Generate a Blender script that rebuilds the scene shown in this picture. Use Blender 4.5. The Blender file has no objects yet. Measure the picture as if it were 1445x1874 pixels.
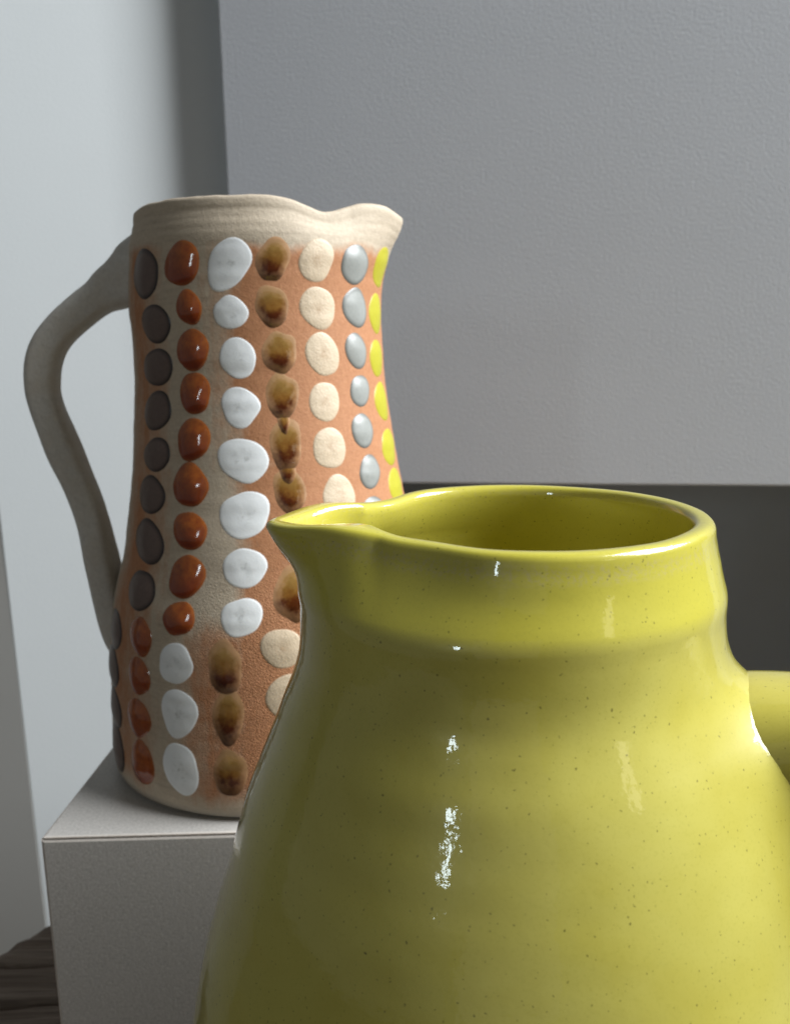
import bpy, bmesh, math, random
from math import sin, cos, pi, radians, exp, sqrt
from mathutils import Vector, Matrix, noise

S = bpy.context.scene
COL = S.collection
random.seed(7)

# ------------------------------------------------------------------ camera
TILT, ROLL = radians(10.5), radians(1.0)
R0 = Vector((1, 0, 0)); U0 = Vector((0, sin(TILT), cos(TILT))); FW = Vector((0, cos(TILT), -sin(TILT)))
RV = R0 * cos(ROLL) - U0 * sin(ROLL)
UV = U0 * cos(ROLL) + R0 * sin(ROLL)
CAM = Vector((0, 0, 0.178))
cd = bpy.data.cameras.new('camera')
cam = bpy.data.objects.new('camera', cd); COL.objects.link(cam)
cam.matrix_world = Matrix(((RV.x, UV.x, -FW.x, CAM.x), (RV.y, UV.y, -FW.y, CAM.y),
                           (RV.z, UV.z, -FW.z, CAM.z), (0, 0, 0, 1)))
cd.sensor_fit = 'HORIZONTAL'; cd.sensor_width = 36.0; cd.lens = 1500 / 1445 * 36
cd.clip_start = 0.01; cd.clip_end = 50
cd.dof.use_dof = True; cd.dof.focus_distance = 0.19; cd.dof.aperture_fstop = 32
S.camera = cam

# ------------------------------------------------------------------ light
S.view_settings.view_transform = 'Standard'
S.view_settings.look = 'None'
S.view_settings.exposure = 0.0
S.view_settings.gamma = 1.0
W = bpy.data.worlds.new('World'); S.world = W; W.use_nodes = True
W.node_tree.nodes['Background'].inputs[0].default_value = (0.92, 0.97, 1.0, 1)
W.node_tree.nodes['Background'].inputs[1].default_value = 0.045

def area(name, loc, target, sx, sy, power, colr):
    l = bpy.data.lights.new(name, 'AREA'); l.shape = 'RECTANGLE'; l.size = sx; l.size_y = sy
    l.energy = power; l.color = colr
    o = bpy.data.objects.new(name, l); COL.objects.link(o)
    o.location = loc
    d = Vector(target) - Vector(loc)
    o.rotation_euler = d.to_track_quat('-Z', 'Y').to_euler()
    return o
# the window on the right: the main light, cool daylight
area('window_light', (1.72, 0.12, 1.50), (0.0, 0.26, 0.20), 1.40, 1.20, 134.0, (0.93, 0.97, 1.0))
# sunlit wall seen through the gap of a curtain, right behind the camera
area('warm_wall_light', (0.80, -0.62, 0.50), (0.05, 0.2, 0.1), 0.10, 0.18, 0.14, (1.0, 0.90, 0.66))
# a narrow window far left behind the camera
area('slit_window_light', (-0.72, -0.95, 0.40), (0.0, 0.15, 0.1), 0.058, 0.19, 0.75, (0.80, 0.95, 1.0))
# a broad soft fill lamp added behind the camera
# and a large dim fill lamp added on the left to lighten the pitcher's handle
area('left_fill_light', (-1.35, -0.45, 0.65), (0.0, 0.28, 0.10), 2.6, 2.2, 1.6, (1.0, 0.98, 0.95))
area('rear_fill_light', (-0.285, -1.7, 0.46), (0.0, 0.5, 0.15), 1.1, 1.5, 0.9, (1.0, 0.97, 0.93))

# ------------------------------------------------------------------ helpers
def link(name, me, mat=None, parent=None):
    o = bpy.data.objects.new(name, me); COL.objects.link(o)
    if mat is not None: me.materials.append(mat)
    if parent is not None: o.parent = parent
    return o
def from_bm(name, bm, mat, parent=None, smooth=True):
    me = bpy.data.meshes.new(name); bm.to_mesh(me); bm.free()
    for p in me.polygons: p.use_smooth = smooth
    return link(name, me, mat, parent)
def from_py(name, v, f, mat, parent=None, smooth=True):
    me = bpy.data.meshes.new(name); me.from_pydata(v, [], f); me.update()
    for p in me.polygons: p.use_smooth = smooth
    return link(name, me, mat, parent)
def thing(name, label, cat, loc=(0, 0, 0)):
    o = bpy.data.objects.new(name, None); COL.objects.link(o); o.location = loc
    o.empty_display_size = 0.02
    o['label'] = label; o['category'] = cat
    return o
def interp(x, xs, ys):
    # smooth (Catmull-Rom) interpolation
    n = len(xs)
    if x <= xs[0]: return ys[0]
    if x >= xs[-1]: return ys[-1]
    i = 0
    while xs[i + 1] < x: i += 1
    h = xs[i + 1] - xs[i]; t = (x - xs[i]) / h
    def m(k):
        if k == 0: return (ys[1] - ys[0]) / (xs[1] - xs[0])
        if k == n - 1: return (ys[-1] - ys[-2]) / (xs[-1] - xs[-2])
        return (ys[k + 1] - ys[k - 1]) / (xs[k + 1] - xs[k - 1])
    t2, t3 = t * t, t * t * t
    return (2*t3 - 3*t2 + 1)*ys[i] + (t3 - 2*t2 + t)*h*m(i) + (-2*t3 + 3*t2)*ys[i+1] + (t3 - t2)*h*m(i+1)
def sstep(a, b, x):
    t = max(0.0, min(1.0, (x - a) / (b - a))); return t * t * (3 - 2 * t)
def sstep_d(a, b, x):
    t = max(0.0, min(1.0, (a - x) / (a - b))); return t * t * (3 - 2 * t)
def wrap(a):
    while a > pi: a -= 2 * pi
    while a < -pi: a += 2 * pi
    return a
def nz(x, y, z): return noise.noise(Vector((x, y, z)))

class Mat:
    def __init__(s, name):
        s.m = bpy.data.materials.new(name); s.m.use_nodes = True
        s.t = s.m.node_tree; s.b = s.t.nodes['Principled BSDF']
        s.co = s.t.nodes.new('ShaderNodeTexCoord').outputs['Object']
    def n(s, typ, **k):
        q = s.t.nodes.new(typ)
        for a, b in k.items(): setattr(q, a, b)
        return q
    def l(s, a, b): s.t.links.new(a, b)
    def noise(s, scale, detail=3, rough=0.5, vec=None, dist=0.0):
        q = s.n('ShaderNodeTexNoise'); q.inputs['Scale'].default_value = scale
        q.inputs['Detail'].default_value = detail; q.inputs['Roughness'].default_value = rough
        q.inputs['Distortion'].default_value = dist
        s.l(vec or s.co, q.inputs['Vector']); return q.outputs['Fac']
    def voro(s, scale, feature='F1', vec=None):
        q = s.n('ShaderNodeTexVoronoi', feature=feature); q.inputs['Scale'].default_value = scale
        s.l(vec or s.co, q.inputs['Vector']); return q.outputs['Distance']
    def ramp(s, fac, stops):
        q = s.n('ShaderNodeValToRGB'); e = q.color_ramp.elements
        while len(e) < len(stops): e.new(0.5)
        for k, (p, c) in enumerate(stops):
            e[k].position = p; e[k].color = (c, c, c, 1) if not isinstance(c, tuple) else (*c, 1)
        s.l(fac, q.inputs[0]); return q.outputs[0]
    def mix(s, fac, a, b, mode='MIX'):
        q = s.n('ShaderNodeMix', data_type='RGBA', blend_type=mode)
        for i, v in ((0, fac), (6, a), (7, b)):
            if isinstance(v, (int, float)): q.inputs[i].default_value = v
            elif isinstance(v, tuple): q.inputs[i].default_value = (*v, 1)
            else: s.l(v, q.inputs[i])
        return q.outputs[2]
    def math(s, op, a, b=0.0, clamp=False):
        q = s.n('ShaderNodeMath', operation=op, use_clamp=clamp)
        for i, v in ((0, a), (1, b)):
            if isinstance(v, (int, float)): q.inputs[i].default_value = v
            else: s.l(v, q.inputs[i])
        return q.outputs[0]
    def attr(s, name):
        return s.n('ShaderNodeAttribute', attribute_name=name).outputs['Fac']
    def scaled(s, sc):
        q = s.n('ShaderNodeMapping'); q.inputs['Scale'].default_value = sc
        s.l(s.co, q.inputs['Vector']); return q.outputs[0]
    def bump(s, h, strength, dist, normal=None):
        q = s.n('ShaderNodeBump'); q.inputs['Strength'].default_value = strength
        q.inputs['Distance'].default_value = dist; s.l(h, q.inputs['Height'])
        if normal is not None: s.l(normal, q.inputs['Normal'])
        return q.outputs[0]
    def set(s, **k):
        for a, v in k.items():
            i = s.b.inputs[a.replace('_', ' ')]
            if isinstance(v, (int, float)): i.default_value = v
            elif isinstance(v, tuple): i.default_value = (*v, 1) if len(v) == 3 and i.type == 'RGBA' else v
            else: s.l(v, i)
        return s.m

# ------------------------------------------------------------------ materials
def mat_plaster(name, colr, tone, bs, dist):
    m = Mat(name)
    low = m.noise(6, 3, 0.6)
    c = m.mix(low, tuple(x * (1 - tone) for x in colr), tuple(x * (1 + tone) for x in colr))
    grain = m.noise(900, 2, 0.6)
    c = m.mix(m.math('MULTIPLY', m.math('SUBTRACT', grain, 0.5), 0.35), c, (1, 1, 1), 'OVERLAY') if False else c
    a = m.noise(520, 3, 0.55, dist=0.5); b = m.noise(1000, 2, 0.6)
    h = m.math('MULTIPLY', m.math('ADD', a, m.math('MULTIPLY', b, 0.4)), m.math('ADD', 0.35, m.math('MULTIPLY', m.noise(9, 3, 0.6), 1.3)))
    return m.set(Base_Color=c, Roughness=0.85, Normal=m.bump(h, bs, dist))
M_panel = mat_plaster('grey_wall_paint', (0.53, 0.545, 0.575), 0.05, 0.34, 0.0007)
M_wall = mat_plaster('white_wall_paint', (0.70, 0.73, 0.735), 0.03, 0.25, 0.0006)
M_far = mat_plaster('dim_wall_paint', (0.60, 0.59, 0.56), 0.03, 0.2, 0.0006)
M_dark = mat_plaster('charcoal_paint', (0.42, 0.45, 0.48), 0.10, 0.4, 0.001)
M_floor = mat_plaster('floor_boards', (0.22, 0.17, 0.12), 0.10, 0.3, 0.001)

def mat_box():
    m = Mat('pale_plinth_laminate')
    f = m.noise(900, 3, 0.7); g = m.noise(260, 4, 0.65); st = m.noise(1, 3, 0.6, m.scaled((60, 260, 900)))
    c = m.mix(m.ramp(f, [(0.3, 0.0), (0.7, 1.0)]), (0.37, 0.35, 0.325), (0.60, 0.575, 0.54))
    c = m.mix(m.ramp(g, [(0.35, 0.0), (0.7, 0.55)]), c, (0.52, 0.49, 0.46))
    sp = m.ramp(m.voro(190), [(0.0, 0.8), (0.05, 0.0)])
    c = m.mix(m.math('MULTIPLY', sp, m.ramp(m.noise(30), [(0.5, 0.0), (0.62, 1.0)])), c, (0.12, 0.11, 0.10))
    return m.set(Base_Color=c, Roughness=0.55, Normal=m.bump(m.math('ADD', f, g), 0.25, 0.0004))
M_box = mat_box()
def mat_edge():
    m = Mat('raw_plinth_edge')
    f = m.noise(700, 3, 0.7)
    c = m.mix(f, (0.50, 0.43, 0.37), (0.74, 0.70, 0.65))
    return m.set(Base_Color=c, Roughness=0.7)
M_edge = mat_edge()

def mat_wood():
    m = Mat('weathered_grey_wood')
    g = m.noise(1, 5, 0.65, m.scaled((14, 320, 320)), 0.6)
    g2 = m.noise(1, 3, 0.6, m.scaled((5, 70, 70)), 1.0)
    c = m.ramp(g, [(0.25, (0.085, 0.062, 0.047)), (0.55, (0.25, 0.195, 0.15)), (0.8, (0.42, 0.345, 0.28))])
    c = m.mix(m.math('MULTIPLY', g2, 0.6), c, (0.15, 0.105, 0.076))
    return m.set(Base_Color=c, Roughness=0.8, Normal=m.bump(g, 0.8, 0.0014))
M_wood = mat_wood()

def mat_yellow():
    m = Mat('yellow_glaze')
    lo = m.noise(22, 4, 0.55, dist=0.5)
    lo2 = m.noise(60, 3, 0.6)
    c = m.mix(m.ramp(lo, [(0.3, 0.0), (0.7, 1.0)]), (0.465, 0.40, 0.058), (0.545, 0.49, 0.112))
    c = m.mix(m.math('MULTIPLY', m.ramp(lo2, [(0.45, 0.0), (0.75, 1.0)]), 0.22), c, (0.60, 0.55, 0.14))
    c = m.mix(m.math('MULTIPLY', m.attr('collar'), 0.75), c, (0.545, 0.485, 0.055))
    fine = m.noise(1500, 2, 0.7)
    c = m.mix(m.math('MULTIPLY', m.ramp(fine, [(0.52, 0.0), (0.72, 1.0)]), 0.22), c, (0.36, 0.33, 0.05))
    # iron speckles of two sizes, unevenly scattered
    wob = m.n('ShaderNodeVectorMath', operation='ADD')
    nn = m.n('ShaderNodeTexNoise'); nn.inputs['Scale'].default_value = 900; m.l(m.co, nn.inputs['Vector'])
    sc = m.n('ShaderNodeVectorMath', operation='SCALE'); sc.inputs['Scale'].default_value = 0.0010
    m.l(nn.outputs['Color'], sc.inputs[0]); m.l(m.co, wob.inputs[0]); m.l(sc.outputs[0], wob.inputs[1])
    for scale, rad, thr, dark in ((260, 0.085, 0.46, 0.65), (440, 0.12, 0.36, 0.6), (800, 0.19, 0.32, 0.5)):
        v = m.n('ShaderNodeTexVoronoi'); v.inputs['Scale'].default_value = scale
        m.l(wob.outputs[0], v.inputs['Vector'])
        spot = m.ramp(v.outputs['Distance'], [(rad * 0.45, 1.0), (rad, 0.0)])
        sepa = m.n('ShaderNodeSeparateColor'); m.l(v.outputs['Color'], sepa.inputs[0])
        pick = m.ramp(sepa.outputs[0], [(thr + 0.12, 0.0), (thr + 0.40, 1.0)])
        c = m.mix(m.math('MULTIPLY', m.math('MULTIPLY', spot, pick), dark), c, (0.06, 0.055, 0.012))
    # the glaze breaks pale and grey-brown where it is thin on the rim
    thin = m.attr('thin')
    br = m.noise(1100, 4, 0.75)
    c = m.mix(m.math('MULTIPLY', thin, m.ramp(br, [(0.45, 0.0), (0.75, 0.75)])), c, (0.50, 0.42, 0.22))
    h = m.math('ADD', m.noise(520, 2, 0.5), m.math('MULTIPLY', m.noise(230, 2, 0.5), 0.6))
    m.set(Base_Color=c, Roughness=0.32, IOR=1.45, Specular_IOR_Level=0.25, Normal=m.bump(h, 0.035, 0.0005), Coat_Weight=1.0, Coat_Roughness=0.05, Coat_IOR=1.5)
    m.l(m.bump(h, 0.10, 0.0005), m.b.inputs['Coat Normal'])
    return m.m
M_yellow = mat_yellow()

def mat_body():
    m = Mat('unglazed_flashed_clay')
    fl = m.attr('flash'); lo = m.attr('low')
    n1 = m.noise(120, 4, 0.65); n2 = m.noise(700, 3, 0.7)
    n3 = m.noise(1, 4, 0.7, m.scaled((230, 230, 45)))
    f = m.math('ADD', fl, m.math('ADD', m.math('MULTIPLY', m.math('SUBTRACT', n1, 0.5), 0.55), m.math('MULTIPLY', m.math('SUBTRACT', n3, 0.5), 0.75)), True)
    beige = m.mix(n2, (0.42, 0.335, 0.24), (0.66, 0.56, 0.43))
    terra = m.mix(n2, (0.33, 0.128, 0.052), (0.57, 0.275, 0.132))
    c = m.mix(m.ramp(f, [(0.18, 0.0), (0.80, 1.0)]), beige, terra)
    dirt = m.ramp(m.noise(1, 4, 0.7, m.scaled((60, 60, 600))), [(0.52, 0.0), (0.75, 0.45)])
    c = m.mix(m.math('MULTIPLY', dirt, m.math('SUBTRACT', 1.0, f)), c, (0.27, 0.21, 0.15))
    ft = m.attr('foot')
    c = m.mix(ft, c, (0.30, 0.27, 0.23))
    vor = m.voro(1100, 'DISTANCE_TO_EDGE')
    leather = m.ramp(vor, [(0.0, 0.0), (0.25, 1.0)])
    h = m.math('ADD', m.math('MULTIPLY', n2, 0.7), m.math('MULTIPLY', leather, m.math('ADD', 0.12, m.math('MULTIPLY', lo, 0.9))))
    return m.set(Base_Color=c, Roughness=0.72, Normal=m.bump(h, 0.48, 0.0005))
M_body = mat_body()
def mat_handle():
    m = Mat('grey_brown_bare_clay')
    n1 = m.noise(90, 4, 0.65); n2 = m.noise(800, 3, 0.7)
    c = m.mix(n2, (0.48, 0.455, 0.41), (0.76, 0.73, 0.67))
    c = m.mix(m.ramp(n1, [(0.4, 0.0), (0.75, 0.6)]), c, (0.58, 0.51, 0.42))
    c = m.mix(m.ramp(m.noise(260, 4, 0.7), [(0.52, 0.0), (0.75, 0.32)]), c, (0.34, 0.30, 0.25))
    return m.set(Base_Color=c, Roughness=0.7, Normal=m.bump(m.math('ADD', n2, n1), 0.6, 0.0006))
M_handle = mat_handle()

def dot_mat(name, fn):
    m = Mat(name)
    oi = m.n('ShaderNodeObjectInfo').outputs['Random']
    wv = m.n('ShaderNodeVectorMath', operation='ADD'); m.l(m.co, wv.inputs[0]); m.l(oi, wv.inputs[1])
    return fn(m, m.attr('rho'), m.attr('lv'), oi, wv.outputs[0])
def f_brown(m, rho, lv, oi, v):
    n = m.noise(900, 3, 0.7, v)
    c = m.mix(n, (0.090, 0.058, 0.047), (0.175, 0.120, 0.098))
    e = m.math('MAXIMUM', m.ramp(rho, [(0.72, 0.0), (0.93, 1.0)]),
               m.ramp(m.math('SUBTRACT', m.math('MULTIPLY', rho, 0.9), m.math('MULTIPLY', lv, 0.7)), [(0.85, 0.0), (1.25, 1.0)]))
    c = m.mix(e, c, (0.014, 0.009, 0.008))
    return m.set(Base_Color=c, Roughness=0.30, Normal=m.bump(n, 0.2, 0.0003))
def f_orange(m, rho, lv, oi, v):
    n = m.noise(350, 3, 0.7, v)
    c = m.mix(m.ramp(n, [(0.3, 0.0), (0.7, 1.0)]), (0.23, 0.045, 0.006), (0.40, 0.105, 0.012))
    c = m.mix(m.ramp(lv, [(0.15, 1.0), (0.7, 0.0)]), c, (0.22, 0.032, 0.005))
    c = m.mix(m.ramp(rho, [(0.78, 0.0), (1.0, 0.75)]), c, (0.34, 0.12, 0.03))
    return m.set(Base_Color=c, Roughness=0.10, IOR=1.52, Coat_Weight=0.4, Coat_Roughness=0.03, Normal=m.bump(m.noise(260, 2, 0.5, v), 0.12, 0.0005))
def f_white(m, rho, lv, oi, v):
    n = m.noise(420, 4, 0.7, v); g = m.noise(1600, 2, 0.6, v)
    c = m.mix(g, (0.80, 0.825, 0.83), (0.92, 0.935, 0.94))
    stn = m.math('MULTIPLY', m.ramp(rho, [(0.1, 1.0), (0.62, 0.0)]), m.ramp(n, [(0.52, 0.0), (0.68, 0.5)]))
    c = m.mix(stn, c, (0.30, 0.31, 0.29))
    c = m.mix(m.ramp(rho, [(0.9, 0.0), (1.0, 0.8)]), c, (0.50, 0.42, 0.34))
    h = m.math('ADD', g, m.math('MULTIPLY', n, 0.8))
    return m.set(Base_Color=c, Roughness=0.5, Normal=m.bump(h, 0.15, 0.0003))
def f_amber(m, rho, lv, oi, v):
    n = m.noise(160, 3, 0.6, v, 0.4); g = m.noise(700, 3, 0.7, v)
    jit = m.math('ADD', m.math('MULTIPLY', m.math('SUBTRACT', n, 0.5), 0.5), m.math('MULTIPLY', m.math('SUBTRACT', g, 0.5), 0.22))
    s_ = m.math('ADD', lv, jit)
    c = m.ramp(s_, [(0.10, (0.030, 0.006, 0.003)), (0.34, (0.075, 0.018, 0.005)), (0.52, (0.19, 0.085, 0.018)), (0.74, (0.28, 0.16, 0.045)), (0.95, (0.36, 0.225, 0.085))])
    ed = m.ramp(m.math('ADD', rho, m.math('MULTIPLY', jit, 1.3)), [(0.52, 0.0), (0.97, 0.97)])
    c = m.mix(m.math('MULTIPLY', ed, m.ramp(lv, [(0.04, 0.2), (0.40, 1.0)])), c, (0.47, 0.26, 0.13))
    rgh = m.ramp(m.math('ADD', rho, m.math('MULTIPLY', lv, 0.35)), [(0.95, 0.09), (1.25, 0.5)])
    return m.set(Base_Color=c, Roughness=rgh, Normal=m.bump(n, 0.25, 0.0006))
def f_cream(m, rho, lv, oi, v):
    n = m.noise(500, 4, 0.7, v); g = m.noise(1300, 2, 0.6, v)
    c = m.mix(g, (0.55, 0.42, 0.285), (0.69, 0.57, 0.415))
    stn = m.math('MULTIPLY', m.ramp(rho, [(0.08, 1.0), (0.45, 0.0)]), m.ramp(n, [(0.40, 0.0), (0.62, 0.65)]))
    c = m.mix(stn, c, (0.40, 0.26, 0.15))
    c = m.mix(m.ramp(rho, [(0.9, 0.0), (1.0, 0.8)]), c, (0.46, 0.24, 0.12))
    return m.set(Base_Color=c, Roughness=0.5, Normal=m.bump(m.math('ADD', n, g), 0.3, 0.0006))
def f_grey(m, rho, lv, oi, v):
    g = m.noise(1000, 2, 0.6, v)
    c = m.mix(g, (0.27, 0.28, 0.262), (0.37, 0.375, 0.352))
    c = m.mix(m.ramp(rho, [(0.70, 0.0), (0.96, 0.9)]), c, (0.10, 0.10, 0.09))
    return m.set(Base_Color=c, Roughness=0.36, Normal=m.bump(g, 0.12, 0.0003))
def f_yellow(m, rho, lv, oi, v):
    g = m.noise(700, 2, 0.6, v)
    c = m.mix(g, (0.42, 0.385, 0.024), (0.51, 0.475, 0.045))
    c = m.mix(m.ramp(rho, [(0.86, 0.0), (1.0, 0.8)]), c, (0.50, 0.36, 0.05))
    return m.set(Base_Color=c, Roughness=0.35, Normal=m.bump(g, 0.1, 0.0003))
DOT_M = {'brown': dot_mat('dark_brown_glaze', f_brown), 'orange': dot_mat('orange_glaze', f_orange),
         'white': dot_mat('white_glaze', f_white), 'amber': dot_mat('amber_running_glaze', f_amber),
         'cream': dot_mat('cream_glaze', f_cream), 'grey': dot_mat('grey_glaze', f_grey),
         'yellow': dot_mat('yellow_dot_glaze', f_yellow)}

# ------------------------------------------------------------------ setting
def box_bm(x0, x1, y0, y1, z0, z1, bevel=0.0, seg=2):
    bm = bmesh.new()
    bmesh.ops.create_cube(bm, size=1)
    for v in bm.verts:
        v.co = Vector((x0 + (v.co.x + .5) * (x1 - x0), y0 + (v.co.y + .5) * (y1 - y0), z0 + (v.co.z + .5) * (z1 - z0)))
    if bevel:
        bmesh.ops.bevel(bm, geom=bm.edges[:], offset=bevel, segments=seg, profile=0.5, affect='EDGES')
    return bm
def structure(name, bm, m, smooth=False):
    o = from_bm(name, bm, m, None, smooth); o['kind'] = 'structure'; return o
FLOOR = -0.95
structure('floor', box_bm(-2.5, 2.5, -0.4, 2.6, FLOOR - 0.05, FLOOR), M_floor)
# grey chimney breast hanging over a dark opening; turned a little
o = structure('chimney_breast', box_bm(0, 0.75, 0, 0.34, 0.0846, 1.1, 0.0016, 3), M_panel)
o.location = (-0.1210, 0.6450, 0); o.rotation_euler = (0, 0, radians(-9.5))
o = structure('firebox', box_bm(0.0, 1.25, 0.26, 0.34, FLOOR, 0.0826), M_dark)
o.location = (-0.1210, 0.6450, 0); o.rotation_euler = (0, 0, radians(-9.5))
o = structure('recess_light_block', box_bm(0.52, 0.75, 0.004, 0.2575, FLOOR, 0.0826), M_dark)  # unseen block added to keep window light out of the recess
o.location = (-0.1210, 0.6450, 0); o.rotation_euler = (0, 0, radians(-9.5))
# white wall set back on the left with a free left edge, and a dimmer wall behind it
bm = box_bm(-0.193, 0.1, 0, 0.12, FLOOR, 1.25, 0.0012, 2)
o = structure('white_wall', bm, M_wall)
o.location = (-0.125, 0.680, 0); o.rotation_euler = (0, radians(-0.4), radians(12.0))
# left of the free edge the wall turns away from the window
o = structure('side_wall', box_bm(-1.6, -0.0003, 0.0006, 0.12, FLOOR, 1.25), M_far)
o.location = (-0.125 - 0.193 * cos(radians(12)), 0.680 - 0.193 * sin(radians(12)), 0); o.rotation_euler = (0, radians(-0.4), radians(-9.0))

# ------------------------------------------------------------------ round wooden table
TZ = -0.10
def make_table():
    root = thing('wooden_table', 'round weathered dark wooden tabletop with cracked grain under the pale plinth', 'table', (0.056, 0.187, FLOOR))
    Rt, cx, cy = 0.3035, 0.056, 0.187
    cracks = [(0.3445, 0.0011, 0.9, 0.006, 0.0035), (0.3205, 0.0014, 1.3, 0.006, 0.004), (0.3035, 0.0016, 2.1, 0.007, 0.005), (0.371, 0.0008, 3.0, 0.005, 0.002)]
    yy = 0.42
    k = 0
    while yy > -0.1:
        if not (0.29 < yy < 0.38): cracks.append((yy, 0.001 + 0.0006 * (k % 3), k * 1.7, 0.006, 0.003 + 0.001 * (k % 2)))
        yy -= 0.021 + 0.006 * ((k * 7) % 5) / 5; k += 1
    rows = []
    y = -Rt * 0.998
    while y < Rt * 0.998:
        rows.append(y)
        y += 0.0007 if (0.09 < y < 0.215) else 0.006
    rows.append(Rt * 0.998)
    nx = 90
    V, Fc = [], []
    for y in rows:
        h = sqrt(max(0, Rt * Rt - y * y))
        h += 0.0022 * nz(y * 60, 3.1, 0) + 0.0016 * nz(y * 190, 1.1, 0)
        for i in range(nx + 1):
            u = -1 + 2 * i / nx
            x = h * u
            X, Y = x + cx, y + cy
            d = 0.0012 * nz(X * 18, Y * 120, 1.0) + 0.0007 * nz(X * 30, Y * 420, 2.0)
            for (yc, w, ph, amp, dep) in cracks:
                yl = yc + 0.0060 * nz(X * 11, ph, 0.3) + 0.0022 * nz(X * 45, ph, 4.4)
                ww = w * (0.45 + 0.9 * abs(nz(X * 22, ph * 2, 7.7)))
                q = (Y - yl) / max(ww, 1e-4)
                if abs(q) < 3: d -= dep * exp(-q * q)
            edge = 1 - sqrt(min(1, (x * x + y * y) / (Rt * Rt)))
            if edge < 0.03: d -= 0.007 * (1 - edge / 0.03) ** 2
            V.append((X, Y, TZ + d))
    n1 = nx + 1
    for r in range(len(rows) - 1):
        for i in range(nx):
            a = r * n1 + i
            Fc.append((a, a + 1, a + n1 + 1, a + n1))
    # rim and underside
    loop = [i for i in range(n1)] + [r * n1 + nx for r in range(1, len(rows))] + \
           [(len(rows) - 1) * n1 + i for i in range(nx - 1, -1, -1)] + [r * n1 for r in range(len(rows) - 2, 0, -1)]
    base = len(V)
    for i in loop:
        V.append((V[i][0], V[i][1], TZ - 0.045))
    L = len(loop)
    for i in range(L):
        Fc.append((loop[i], base + i, base + (i + 1) % L, loop[(i + 1) % L]))
    Fc.append(tuple(base + i for i in range(L)))
    V = [(x - cx, y - cy, z - FLOOR) for x, y, z in V]
    from_py('tabletop', V, Fc, M_wood, root)
    for a in (45, 135, 225, 315):
        bm = bmesh.new()
        bmesh.ops.create_cone(bm, cap_ends=True, segments=16, radius1=0.016, radius2=0.022, depth=TZ - 0.045 - FLOOR)
        for v in bm.verts: v.co += Vector((0.19 * cos(radians(a)), 0.19 * sin(radians(a)), (TZ - 0.045 - FLOOR) / 2))
        from_bm('leg', bm, M_wood, root)
make_table()

# ------------------------------------------------------------------ plinth box made of mitred panels
def make_plinth():
    root = thing('plinth_box', 'pale grey box plinth with mitred edges carrying the dotted pitcher', 'plinth', (-0.1384, 0.2864, TZ))
    H = -TZ
    wx, wy, t = 0.215, 0.19, 0.012
    sk = 0.045                                    # the left side runs slightly off square
    def sheared(bm):
        for v in bm.verts: v.co.x += sk * v.co.y * (1 - v.co.x / wx)
        return bm
    g = 0.00022
    def slab(pts_out, pts_in, ch=0.0014):
        # one mitred board: outer face, inner face set in, chamfered outer edge
        bm = bmesh.new()
        a = [bm.verts.new(p) for p in pts_out]; b = [bm.verts.new(p) for p in pts_in]
        fo = bm.faces.new(a); bm.faces.new(b[::-1])
        for i in range(4): bm.faces.new((a[i], b[i], b[(i + 1) % 4], a[(i + 1) % 4]))
        bmesh.ops.recalc_face_normals(bm, faces=bm.faces)
        es = [e for e in fo.edges]
        r = bmesh.ops.bevel(bm, geom=es, offset=ch, segments=2, profile=0.5, affect='EDGES')
        for f in r['faces']: f.material_index = 1
        return sheared(bm)
    def put(name, bm):
        o = from_bm(name, bm, M_box, root, False); o.data.materials.append(M_edge); return o
    c = g                                          # half gap at the mitres
    put('top_panel', slab([(c, c, H), (wx - c, c, H), (wx - c, wy - c, H), (c, wy - c, H)],
                          [(t + c, t + c, H - t), (wx - t - c, t + c, H - t), (wx - t - c, wy - t - c, H - t), (t + c, wy - t - c, H - t)]))
    put('front_panel', slab([(c, 0, 0), (wx - c, 0, 0), (wx - c, 0, H - c - 0.0002), (c, 0, H - c - 0.0002)],
                            [(t + c, t, 0), (wx - t - c, t, 0), (wx - t - c, t, H - t - c), (t + c, t, H - t - c)]))
    put('back_panel', slab([(c, wy, 0), (wx - c, wy, 0), (wx - c, wy, H - c), (c, wy, H - c)],
                           [(t + c, wy - t, 0), (wx - t - c, wy - t, 0), (wx - t - c, wy - t, H - t - c), (t + c, wy - t, H - t - c)]))
    put('side_panel', slab([(0, c, 0), (0, wy - c, 0), (0, wy - c, H - c), (0, c, H - c)],
                           [(t, t + c, 0), (t, wy - t - c, 0), (t, wy - t - c, H - t - c), (t, t + c, H - t - c)]))
    put('side_panel', slab([(wx, c, 0), (wx, wy - c, 0), (wx, wy - c, H - c), (wx, c, H - c)],
                           [(wx - t, t + c, 0), (wx - t, wy - t - c, 0), (wx - t, wy - t - c, H - t - c), (wx - t, t + c, H - t - c)]))
    root.rotation_euler = (0, 0, radians(1.0))
make_plinth()

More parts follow.
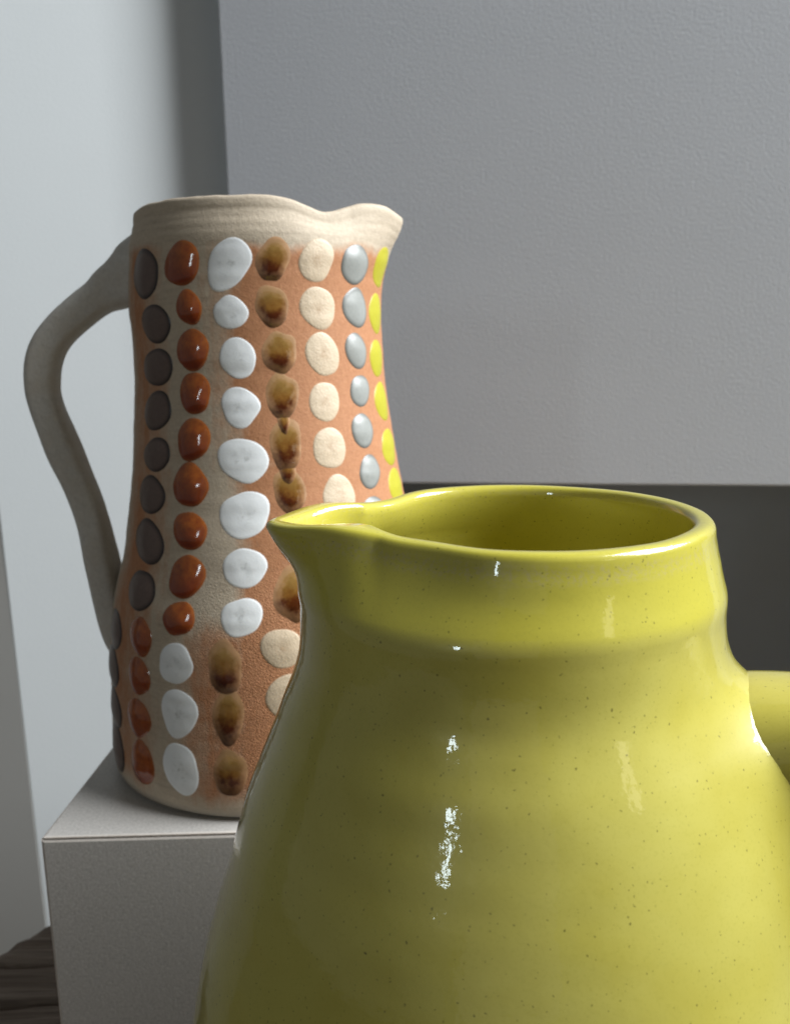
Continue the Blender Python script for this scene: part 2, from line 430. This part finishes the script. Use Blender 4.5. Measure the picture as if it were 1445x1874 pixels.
# ------------------------------------------------------------------ swept handles
def sweep(name, pts, mat, parent, nseg=20, sub=8, power=2.6, groove=0.0):
    """pts: (centre, half-width across path in its plane, half-depth, side vector)"""
    P = []
    n = len(pts)
    ts = list(range(n))
    cx_ = [[p[0][k] for p in pts] for k in range(3)]
    for i in range((n - 1) * sub + 1):
        t = i / sub
        P.append((Vector([interp(t, ts, cx_[k]) for k in range(3)]),
                  interp(t, ts, [p[1] for p in pts]), interp(t, ts, [p[2] for p in pts])))
    side = Vector(pts[0][3]).normalized()
    V, Fc = [], []
    for i, (c, a, b) in enumerate(P):
        tn = (P[min(i + 1, len(P) - 1)][0] - P[max(i - 1, 0)][0]).normalized()
        nrm = side.cross(tn).normalized()
        for j in range(nseg):
            an = 2 * pi * j / nseg
            ca, sa = cos(an), sin(an)
            ex = 2 / power
            q = c + nrm * (a * math.copysign(abs(ca) ** ex, ca)) + side * (b * math.copysign(abs(sa) ** ex, sa))
            g_ = 1 - groove * exp(-(wrap(an + pi / 2 + 0.25) / 0.42) ** 2)
            q = c + (q - c) * g_
            w = 0.0006 * nz(q.x * 60, q.y * 60, q.z * 60)
            V.append(tuple(q + (q - c).normalized() * w))
    for i in range(len(P) - 1):
        for j in range(nseg):
            Fc.append((i * nseg + j, i * nseg + (j + 1) % nseg, (i + 1) * nseg + (j + 1) % nseg, (i + 1) * nseg + j))
    Fc.append(tuple(range(nseg))[::-1]); Fc.append(tuple((len(P) - 1) * nseg + j for j in range(nseg)))
    me = bpy.data.meshes.new(name); me.from_pydata(V, [], Fc)
    bm = bmesh.new(); bm.from_mesh(me); bmesh.ops.recalc_face_normals(bm, faces=bm.faces); bm.to_mesh(me); bm.free()
    for p in me.polygons: p.use_smooth = True
    return link(name, me, mat, parent)

# ------------------------------------------------------------------ yellow jug (front)
def make_jug():
    B = Vector((0.0285, 0.188, TZ))
    root = thing('yellow_jug', 'glossy yellow speckled ceramic jug with pinched spout and strap handle, in front', 'jug', B)
    zs = [-.10, -.09, -.07, -.045, -.02, -.005, .005, .015, .025, .035, .045, .055, .065, .075, .085, .092, .099, .105, .110, .115, .119, .123, .1258, .1275, .130, .134, .1385]
    rs = [.060, .0665, .0755, .0825, .0853, .0848, .0836, .0820, .0803, .0780, .0749, .0718, .0690, .0659, .0620, .0590, .0558, .0526, .0503, .04915, .0487, .0485, .0485, .0480, .0468, .0451, .0437]
    xs = [.0285] * 16 + [.0281, .0275, .0269, .0265, .0263, .0262, .0263, .0266, .0271, .0279, .0285]
    SP = radians(189)
    zr = 0.1418
    prof = []                                  # (z, r, centre x, inside?)
    z = -0.10
    prof.append((-0.10, 0.052, .0285, 0))
    while z < 0.1386:
        prof.append((z, interp(z, zs, rs), interp(z, zs, xs), 0))
        z += 0.0016 if z > 0.0 else 0.004
    th = 0.0050
    ro, ri = 0.0437, 0.0437 - th
    for a in (0, 20, 40, 60, 80, 100, 120, 140, 160, 180):     # rounded lip
        A = radians(a)
        prof.append((0.1394 + 0.0030 * (sin(A) ** 0.7 if a not in (0, 180) else 0), ro - th / 2 + th / 2 * math.copysign(abs(cos(A)) ** 0.7, cos(A)) - 0.0002, .0285, 0 if a < 90 else 1))
    for k in range(1, 26):
        z = 0.1386 - k * 0.0040
        ex = max(0.0, interp(z, zs, rs) - 0.0437)
        prof.append((z, ri - 0.0004 + ex * 0.96, interp(z, zs, xs), 1))
    NT = 288
    V, Fc, thin, collar = [], [], [], []
    for (z, r, cxx, inner) in prof:
        w = sstep(0.1225, 0.1422, z)
        wz = sstep(0.119, 0.141, z)
        for j in range(NT):
            a = 2 * pi * j / NT
            ph = wrap(a - SP); d = abs(degrees_(ph))
            near = sstep(-0.25, 0.25, ph)
            wid = 36 - 5 * near + 10 * (1 - w)
            pk = max(0.0, 1 - d / wid)
            pk = pk ** 1.15
            if d < 5: pk -= 0.045 * (1 - d / 5) ** 2 * 1.0
            amp = 0.0152 * w ** 1.3 + 0.0004 * sstep(0.10, 0.12, z)
            if inner: amp *= 0.97; pk = max(0.0, 1 - d / (wid - 9)) ** 1.1
            pinch = 0.0030 * exp(-((d - 47) / 17) ** 2) * w
            rr = r + amp * pk - pinch
            zz = z + 0.0004 * wz + wz * ((0.0012 + 0.0006 * near) * exp(-((d - 19) / 12) ** 2) - (0.0007 - 0.0007 * near) * exp(-((d - 46) / 17) ** 2) + 0.0006 * exp(-(d / 8) ** 2))
            if not inner and 0.05 < z < 0.122:      # the wall is drawn out into the handle
                hd = degrees_(wrap(a - radians(-22)))
                rr += 0.0095 * exp(-(hd / 18) ** 2 - ((z - 0.0975) / (0.0085 if z > 0.0975 else 0.017)) ** 2)
            # throwing unevenness
            if z < 0.136 and not inner:
                rr += 0.00035 * nz(cos(a) * 1.6, sin(a) * 1.6, z * 55) + 0.00012 * nz(cos(a) * 4, sin(a) * 4, z * 170)
            else:
                zz += 0.0003 * nz(cos(a) * 2, sin(a) * 2, 9)
            V.append((cxx + rr * cos(a) - B.x, rr * sin(a), zz - B.z))
            collar.append(1.0 if inner else sstep(0.1255, 0.1285, z + 0.0008 * nz(cos(a) * 3, sin(a) * 3, 4)))
            thin.append((1.0 if 0.1375 < z < 0.1405 and not inner else 0.0) + (0.35 if inner and z > 0.139 else 0.0))
    NP = len(prof)
    for i in range(NP - 1):
        for j in range(NT):
            Fc.append((i * NT + j, i * NT + (j + 1) % NT, (i + 1) * NT + (j + 1) % NT, (i + 1) * NT + j))
    Fc.append(tuple(range(NT))[::-1])
    Fc.append(tuple((NP - 1) * NT + j for j in range(NT)))
    body = from_py('body', V, Fc, M_yellow, root)
    at = body.data.attributes.new('thin', 'FLOAT', 'POINT')
    at.data.foreach_set('value', thin)
    body.data.attributes.new('collar', 'FLOAT', 'POINT').data.foreach_set('value', collar)
    # strap handle leaving the shoulder to the right
    az = radians(-22)
    dr = Vector((cos(az), sin(az), 0)); sd = Vector((-sin(az), cos(az), 0))
    path = [(.0485, .0935, .0140, .0190), (.0560, .0958, .0130, .0182), (.0620, .0974, .0119, .0173), (.0680, .0987, .0106, .0162), (.0740, .0995, .0094, .0150), (.0800, .0995, .0085, .0142), (.0880, .0965, .0072, .0132), (.097, .0870, .0062, .0126),
            (.1045, .071, .0058, .0122), (.107, .047, .0056, .012), (.103, .019, .0056, .012), (.095, -.006, .006, .0125), (.086, -.020, .008, .014), (.078, -.028, .009, .015)]
    pts = [((dr.x * p[0], dr.y * p[0], p[1] - TZ), p[2], p[3], tuple(sd)) for p in path]
    h = sweep('handle', pts, M_yellow, root, nseg=28, sub=8, power=2.4)
def degrees_(x): return x * 180 / pi
make_jug()

# ------------------------------------------------------------------ dotted pitcher (on the plinth)
PC = Vector((-0.0585, 0.366, 0.0))
P_z = [.0, .004, .012, .024, .036, .048, .060, .072, .085, .098, .110, .122, .134, .146, .158, .170, .180, .190, .200, .210, .218, .226, .234]
P_x = [-.0598, -.0598, -.0597, -.0592, -.0587, -.0585, -.0583, -.0580, -.0572, -.0562, -.0562, -.0564, -.0566, -.0569, -.0571, -.0572, -.0574, -.0576, -.0579, -.0572, -.0560, -.0554, -.0548]
P_r = [.0690, .0714, .0723, .0723, .0720, .0716, .0708, .0696, .0676, .0646, .0625, .0601, .0581, .0565, .0551, .0539, .0535, .0533, .0534, .0535, .0537, .0530, .0521]
P_SP = radians(-6)
P_ZR = 0.2388
def p_surf(a, z, off=0.0):
    """point on the outside of the pitcher (world), before the rim is shaped"""
    d = abs(degrees_(wrap(a - P_SP)))
    w = sstep(0.212, 0.238, z)
    r = interp(z, P_z, P_r)
    r += 0.0085 * w ** 1.3 * max(0.0, 1 - d / 34) ** 1.1 - 0.0016 * exp(-((d - 46) / 16) ** 2) * w
    r += 0.00035 * nz(cos(a) * 1.8, sin(a) * 1.8, z * 45 + 5) + 0.00018 * nz(cos(a) * 1.2, sin(a) * 1.2, z * 260)
    r += 0.0009 * exp(-((z - 0.226) / 0.006) ** 2) * (1 - max(0.0, 1 - d / 40))
    r += 0.00007 * w * sin(z * 1900 + 1.5 * nz(cos(a) * 1.5, sin(a) * 1.5, 2.2))
    r += off
    return Vector((interp(z, P_z, P_x) + r * cos(a), PC.y + r * sin(a), z))
def p_zshift(a, z):
    d = abs(degrees_(wrap(a - P_SP)))
    w = sstep(0.222, 0.237, z)
    return w * (0.0006 * exp(-((d - 18) / 13) ** 2) - 0.0014 * exp(-(d / 9) ** 2) - 0.0050 * exp(-((d - 47) / 14) ** 2) + 0.0005 * nz(cos(a) * 2, sin(a) * 2, 3.3) + 0.00025 * nz(cos(a) * 9, sin(a) * 9, 1.3))
def make_pitcher():
    root = thing('dotted_pitcher', 'tall unglazed clay pitcher with rows of coloured glaze dots, standing on the pale plinth', 'pitcher', PC)
    prof = [('o', 0.0, -0.003), ('o', 0.0006, -0.0012)]
    z = 0.0022
    while z < P_ZR - 0.0016:
        prof.append(('o', z, 0.0)); z += 0.0020 if z < .208 else .0008
    th = 0.0042
    for a in (10, 35, 60, 90, 120, 145, 170):
        A = radians(a)
        prof.append(('o' if a < 91 else 'i', P_ZR - 0.0018 + 0.0018 * sin(A), -th / 2 + th / 2 * cos(A)))
    for k in range(1, 22):
        prof.append(('i', P_ZR - 0.002 - k * 0.009, -th))
    NT = 256
    V, Fc, flash, low, foot = [], [], [], [], []
    for (io, z, off) in prof:
        for j in range(NT):
            a = 2 * pi * j / NT
            q = p_surf(a, z, off)
            q.z += p_zshift(a, z)
            V.append((q.x - PC.x, q.y - PC.y, q.z - PC.z))
            ad = degrees_(wrap(a))
            n = nz(cos(a) * 3, sin(a) * 3, z * 25)
            # flashing: rust on the right of the white column, beige bands left of it, bare rim and foot
            f = 0.95 * sstep(-100, -86, ad) * (1 - sstep(60, 110, ad))
            f += 0.75 * exp(-((ad + 140) / 17) ** 2) + 0.30 * exp(-((ad + 100) / 5) ** 2) * sstep(.12, .16, z)
            if ad < -86 and z < 0.085: f = max(f, 0.72 * sstep(-124, -100, ad) * (1 - sstep(0.070, 0.088, z)))
            f *= 1 - sstep(0.2195 + 0.002 * n + 0.004 * sstep(-60, -95, ad) - 0.004, 0.2255 + 0.002 * n, z)
            f *= sstep(0.002, 0.016, z - 0.003 * n)
            f += 0.18 * n
            flash.append(max(0.0, min(1.0, f)) if io == 'o' else 0.0)
            low.append((1 - sstep(0.05, 0.12, z)) if io == 'o' else 0.0)
            foot.append(0.75 * (1 - sstep(0.0025, 0.006, z)) if io == 'o' else 0.3)
    NP = len(prof)
    for i in range(NP - 1):
        for j in range(NT):
            Fc.append((i * NT + j, i * NT + (j + 1) % NT, (i + 1) * NT + (j + 1) % NT, (i + 1) * NT + j))
    Fc.append(tuple(range(NT))[::-1])
    Fc.append(tuple((NP - 1) * NT + j for j in range(NT)))
    body = from_py('body', V, Fc, M_body, root)
    for nm, dat in (('flash', flash), ('low', low), ('foot', foot)):
        body.data.attributes.new(nm, 'FLOAT', 'POINT').data.foreach_set('value', dat)
    # handle
    hp = [((-0.1020, .2168), .0350), ((-0.1080, .2152), .0306), ((-0.1112, .2140), .0258), ((-0.1150, .2122), .0222), ((-0.1200, .2095), .0196), ((-0.1250, .2064), .0183), ((-0.1308, .2025), .0176), ((-0.1398, .1956), .0174), ((-0.1468, .1885), .0173), ((-0.1509, .1810), .0172), ((-0.1524, .1730), .0170), ((-0.1519, .1623), .0168),
          ((-0.1468, .1442), .0164), ((-0.1402, .1263), .0150), ((-0.1358, .1096), .0140), ((-0.1328, .0903), .0136), ((-0.1310, .0730), .0134), ((-0.1290, .0580), .0122), ((-0.1255, .0480), .009)]
    pts = []
    for k, (c, w) in enumerate(hp):
        dep = .0085 + (0.0075, .0055, .0038, .0022, .0010)[k] if k < 5 else .0085 + (0.003 if k > 14 else 0)
        pts.append(((c[0] - PC.x, -0.004, c[1]), w / 2 * (0.93 if k < 5 else 0.80 if k < 12 else 0.88), dep, (0.0, 1.0, 0.0)))
    sweep('handle', pts, M_handle, root, nseg=40, sub=6, power=2.7, groove=0.10)
    # glaze dots: (azimuth, height, half width in degrees, half height)
    D = {
    'brown': [(-136.0, 0.2125, 10.5, 0.009), (-129.0, 0.1934, 9.4, 0.0073), (-130.3, 0.1768, 9.9, 0.0073), (-131.2, 0.16, 9.5, 0.0076), (-130.9, 0.1429, 8.8, 0.0068), (-133.5, 0.1269, 9.1, 0.0075), (-132.9, 0.1084, 9.5, 0.0087), (-133.1, 0.0891, 8.4, 0.0077), (-150.5, 0.0685, 8.6, 0.008), (-152.5, 0.0517, 9.4, 0.0084), (-150.5, 0.0339, 8.4, 0.0088), (-148.8, 0.0169, 8.4, 0.0102),
              (16, .2155, 8, .0085), (15, .197, 8, .008), (13, .179, 8, .008), (15, .161, 8, .008), (17, .142, 8, .008), (17, .1245, 8, .008)],
    'orange': [(-113.4, 0.2147, 8.6, 0.0081), (-109.7, 0.1988, 6.1, 0.0063), (-109.7, 0.1831, 7.7, 0.0077), (-109.7, 0.167, 7.4, 0.0078), (-110.6, 0.1495, 7.8, 0.0079), (-112.2, 0.1321, 7.9, 0.0083), (-111.9, 0.1149, 7.5, 0.007), (-112.1, 0.0974, 7.3, 0.0082), (-113.0, 0.0815, 6.2, 0.0066), (-129.6, 0.0714, 6.4, 0.0075), (-129.8, 0.0552, 5.9, 0.0079), (-130.4, 0.0374, 6.6, 0.0082), (-128.7, 0.0188, 6.4, 0.0095)],
    'white': [(-93.4, 0.2137, 8.8, 0.0093), (-92.3, 0.1964, 7.0, 0.0061), (-90.8, 0.1798, 7.1, 0.008), (-90.9, 0.1616, 7.4, 0.0079), (-90.8, 0.1417, 9.2, 0.009), (-91.0, 0.1213, 8.8, 0.0094), (-91.4, 0.1014, 7.3, 0.0079), (-91.5, 0.0831, 6.5, 0.0077), (-113.5, 0.0639, 6.5, 0.0084), (-112.4, 0.0443, 6.8, 0.01), (-111.9, 0.0213, 6.8, 0.0107)],
    'amber': [(-75.8, 0.2152, 6.7, 0.0079), (-75.5, 0.1985, 7.0, 0.0075), (-73.6, 0.1815, 7.1, 0.0081), (-73.7, 0.1653, 6.6, 0.009), (-73.9, 0.1562, 2.3, 0.0058), (-73.6, 0.1468, 6.4, 0.0103), (-73.8, 0.1375, 3.2, 0.0060), (-73.7, 0.1292, 5.9, 0.0094), (-73.5, .1110, 6.2, .0090), (-74.5, 0.0910, 6.6, 0.0110), (-96.1, 0.0639, 5.6, 0.0106), (-95.3, 0.0446, 5.0, 0.0114), (-94.9, 0.0216, 5.5, 0.0096)],
    'cream': [(-57.7, 0.2155, 8.1, 0.0081), (-55.9, 0.1981, 8.7, 0.0081), (-55.0, 0.1807, 8.1, 0.0087), (-55.8, 0.1626, 7.4, 0.0079), (-55.7, 0.1447, 7.6, 0.0084), (-54.0, 0.1259, 7.5, 0.0084), (-54.5, .1070, 7.5, .0084), (-55, .0885, 7.3, .0082), (-78.2, 0.0706, 7.0, 0.008), (-77.1, 0.0519, 6.7, 0.0091), (-76.8, .0310, 6.7, .0092)],
    'grey': [(-37.1, 0.215, 8.8, 0.0078), (-35.1, 0.1987, 8.4, 0.008), (-36.2, 0.1819, 7.5, 0.0071), (-35.6, 0.1661, 6.8, 0.0065), (-37.3, 0.1502, 7.0, 0.0071), (-36.3, 0.1334, 6.9, 0.0069), (-37.0, 0.1172, 6.5, 0.0068), (-37, .1010, 6.5, .0068), (-37, .0850, 6.5, .0068), (-58, .0650, 6.5, .008), (-58, .0460, 6.5, .008), (-58, .0270, 6.5, .008)],
    'yellow': [(-13.8, 0.2159, 9.6, 0.0088), (-15.5, 0.1973, 9.6, 0.0086), (-17.4, 0.179, 8.9, 0.0085), (-16.5, 0.1609, 9.3, 0.0087), (-15.6, 0.1416, 9.6, 0.0086), (-15.2, 0.1245, 9.6, 0.0087), (-13, .1070, 9, .0085), (-14, .0890, 9, .0085), (-38, .0650, 7, .008), (-38, .0460, 7, .008), (-38, .0270, 7, .008)]}
    HT = {'brown': .0011, 'orange': .0017, 'white': .00042, 'amber': .0008, 'cream': .0006, 'grey': .0013, 'yellow': .0011}
    SC = {'brown': 1.09, 'orange': 1.07, 'white': 1.05, 'amber': 1.05, 'cream': 1.03, 'grey': 1.04, 'yellow': 1.0}
    NR, NA = 10, 36
    rnd = random.Random(11)
    for kind, lst in D.items():
        me_mat = DOT_M[kind]
        for (az, z0, da, dz) in lst:
            ph = [rnd.uniform(0, 2 * pi) for _ in range(5)]
            am = {'white': (.05, .05, .022, .014, .010), 'orange': (.035, .03, .022, .012, .008), 'amber': (.035, .03, .03, .025, .02)}.get(kind, (.03, .025, .015, .008, .005))
            am = [a * rnd.uniform(0.4, 1.25) for a in am]
            skew = rnd.uniform(-0.12, 0.12) * (0.4 if kind == 'yellow' else 1)
            da *= SC[kind]; dz *= SC[kind]
            # centre dimple of the white and cream dots
            dim = rnd.uniform(0.0, 0.2) if kind in ('white', 'cream') else 0.0
            dx, dy = rnd.uniform(-.2, .2), rnd.uniform(-.25, .25)
            V, Fc, rho, lv = [], [], [], []
            def pt(r, t):
                k = 1 + sum(am[i] * cos((i + 2) * t + ph[i]) for i in range(5))
                u, w = r * k * cos(t), r * k * sin(t)
                if kind == 'orange' and w > 0: u *= 1 - 0.16 * w * w; w *= 1.03
                if kind == 'white': u += 0.10 * (1 - abs(w)) * r * (1 if cos(t) > 0 else 0.3)
                if kind == 'amber':
                    u *= 1 + 0.10 * w - 0.12 * (w < -0.4) * (abs(w) - 0.4)
                u += skew * w
                h = HT[kind] * ((1 - r ** 2.6) if kind in ('white', 'cream') else 1.05 * max(0.0, 1 - r * r) ** 1.15)
                if kind == 'amber': h *= 0.30 + 0.95 * sstep_d(0.3, -0.8, w)
                if kind == 'orange': h *= 0.85 - 0.25 * w
                if dim: h -= HT[kind] * dim * exp(-(((u - dx) / .28) ** 2 + ((w - dy) / .42) ** 2))
                h += 0.00012 * nz(u * 2.5 + az, w * 2.5, z0 * 90) * (1 - r)
                if kind == 'amber' and r > 0.985: h = -0.0001
                elif r > 0.985: h = -0.0004
                a = radians(az + da * u)
                zz = z0 + dz * w
                q = p_surf(a, zz, h); q.z += p_zshift(a, zz)
                V.append((q.x - PC.x, q.y - PC.y, q.z - PC.z)); rho.append(r); lv.append(0.5 + 0.5 * max(-1, min(1, w)))
            pt(0, 0)
            for i in range(1, NR + 1):
                r = (i / NR) ** 0.8
                for j in range(NA): pt(r, 2 * pi * j / NA)
            for j in range(NA): Fc.append((0, 1 + j, 1 + (j + 1) % NA))
            for i in range(NR - 1):
                for j in range(NA):
                    a, b = 1 + i * NA, 1 + (i + 1) * NA
                    Fc.append((a + j, b + j, b + (j + 1) % NA, a + (j + 1) % NA))
            o = from_py(kind + '_dot', V, Fc, me_mat, root)
            o.data.attributes.new('rho', 'FLOAT', 'POINT').data.foreach_set('value', rho)
            o.data.attributes.new('lv', 'FLOAT', 'POINT').data.foreach_set('value', lv)
make_pitcher()
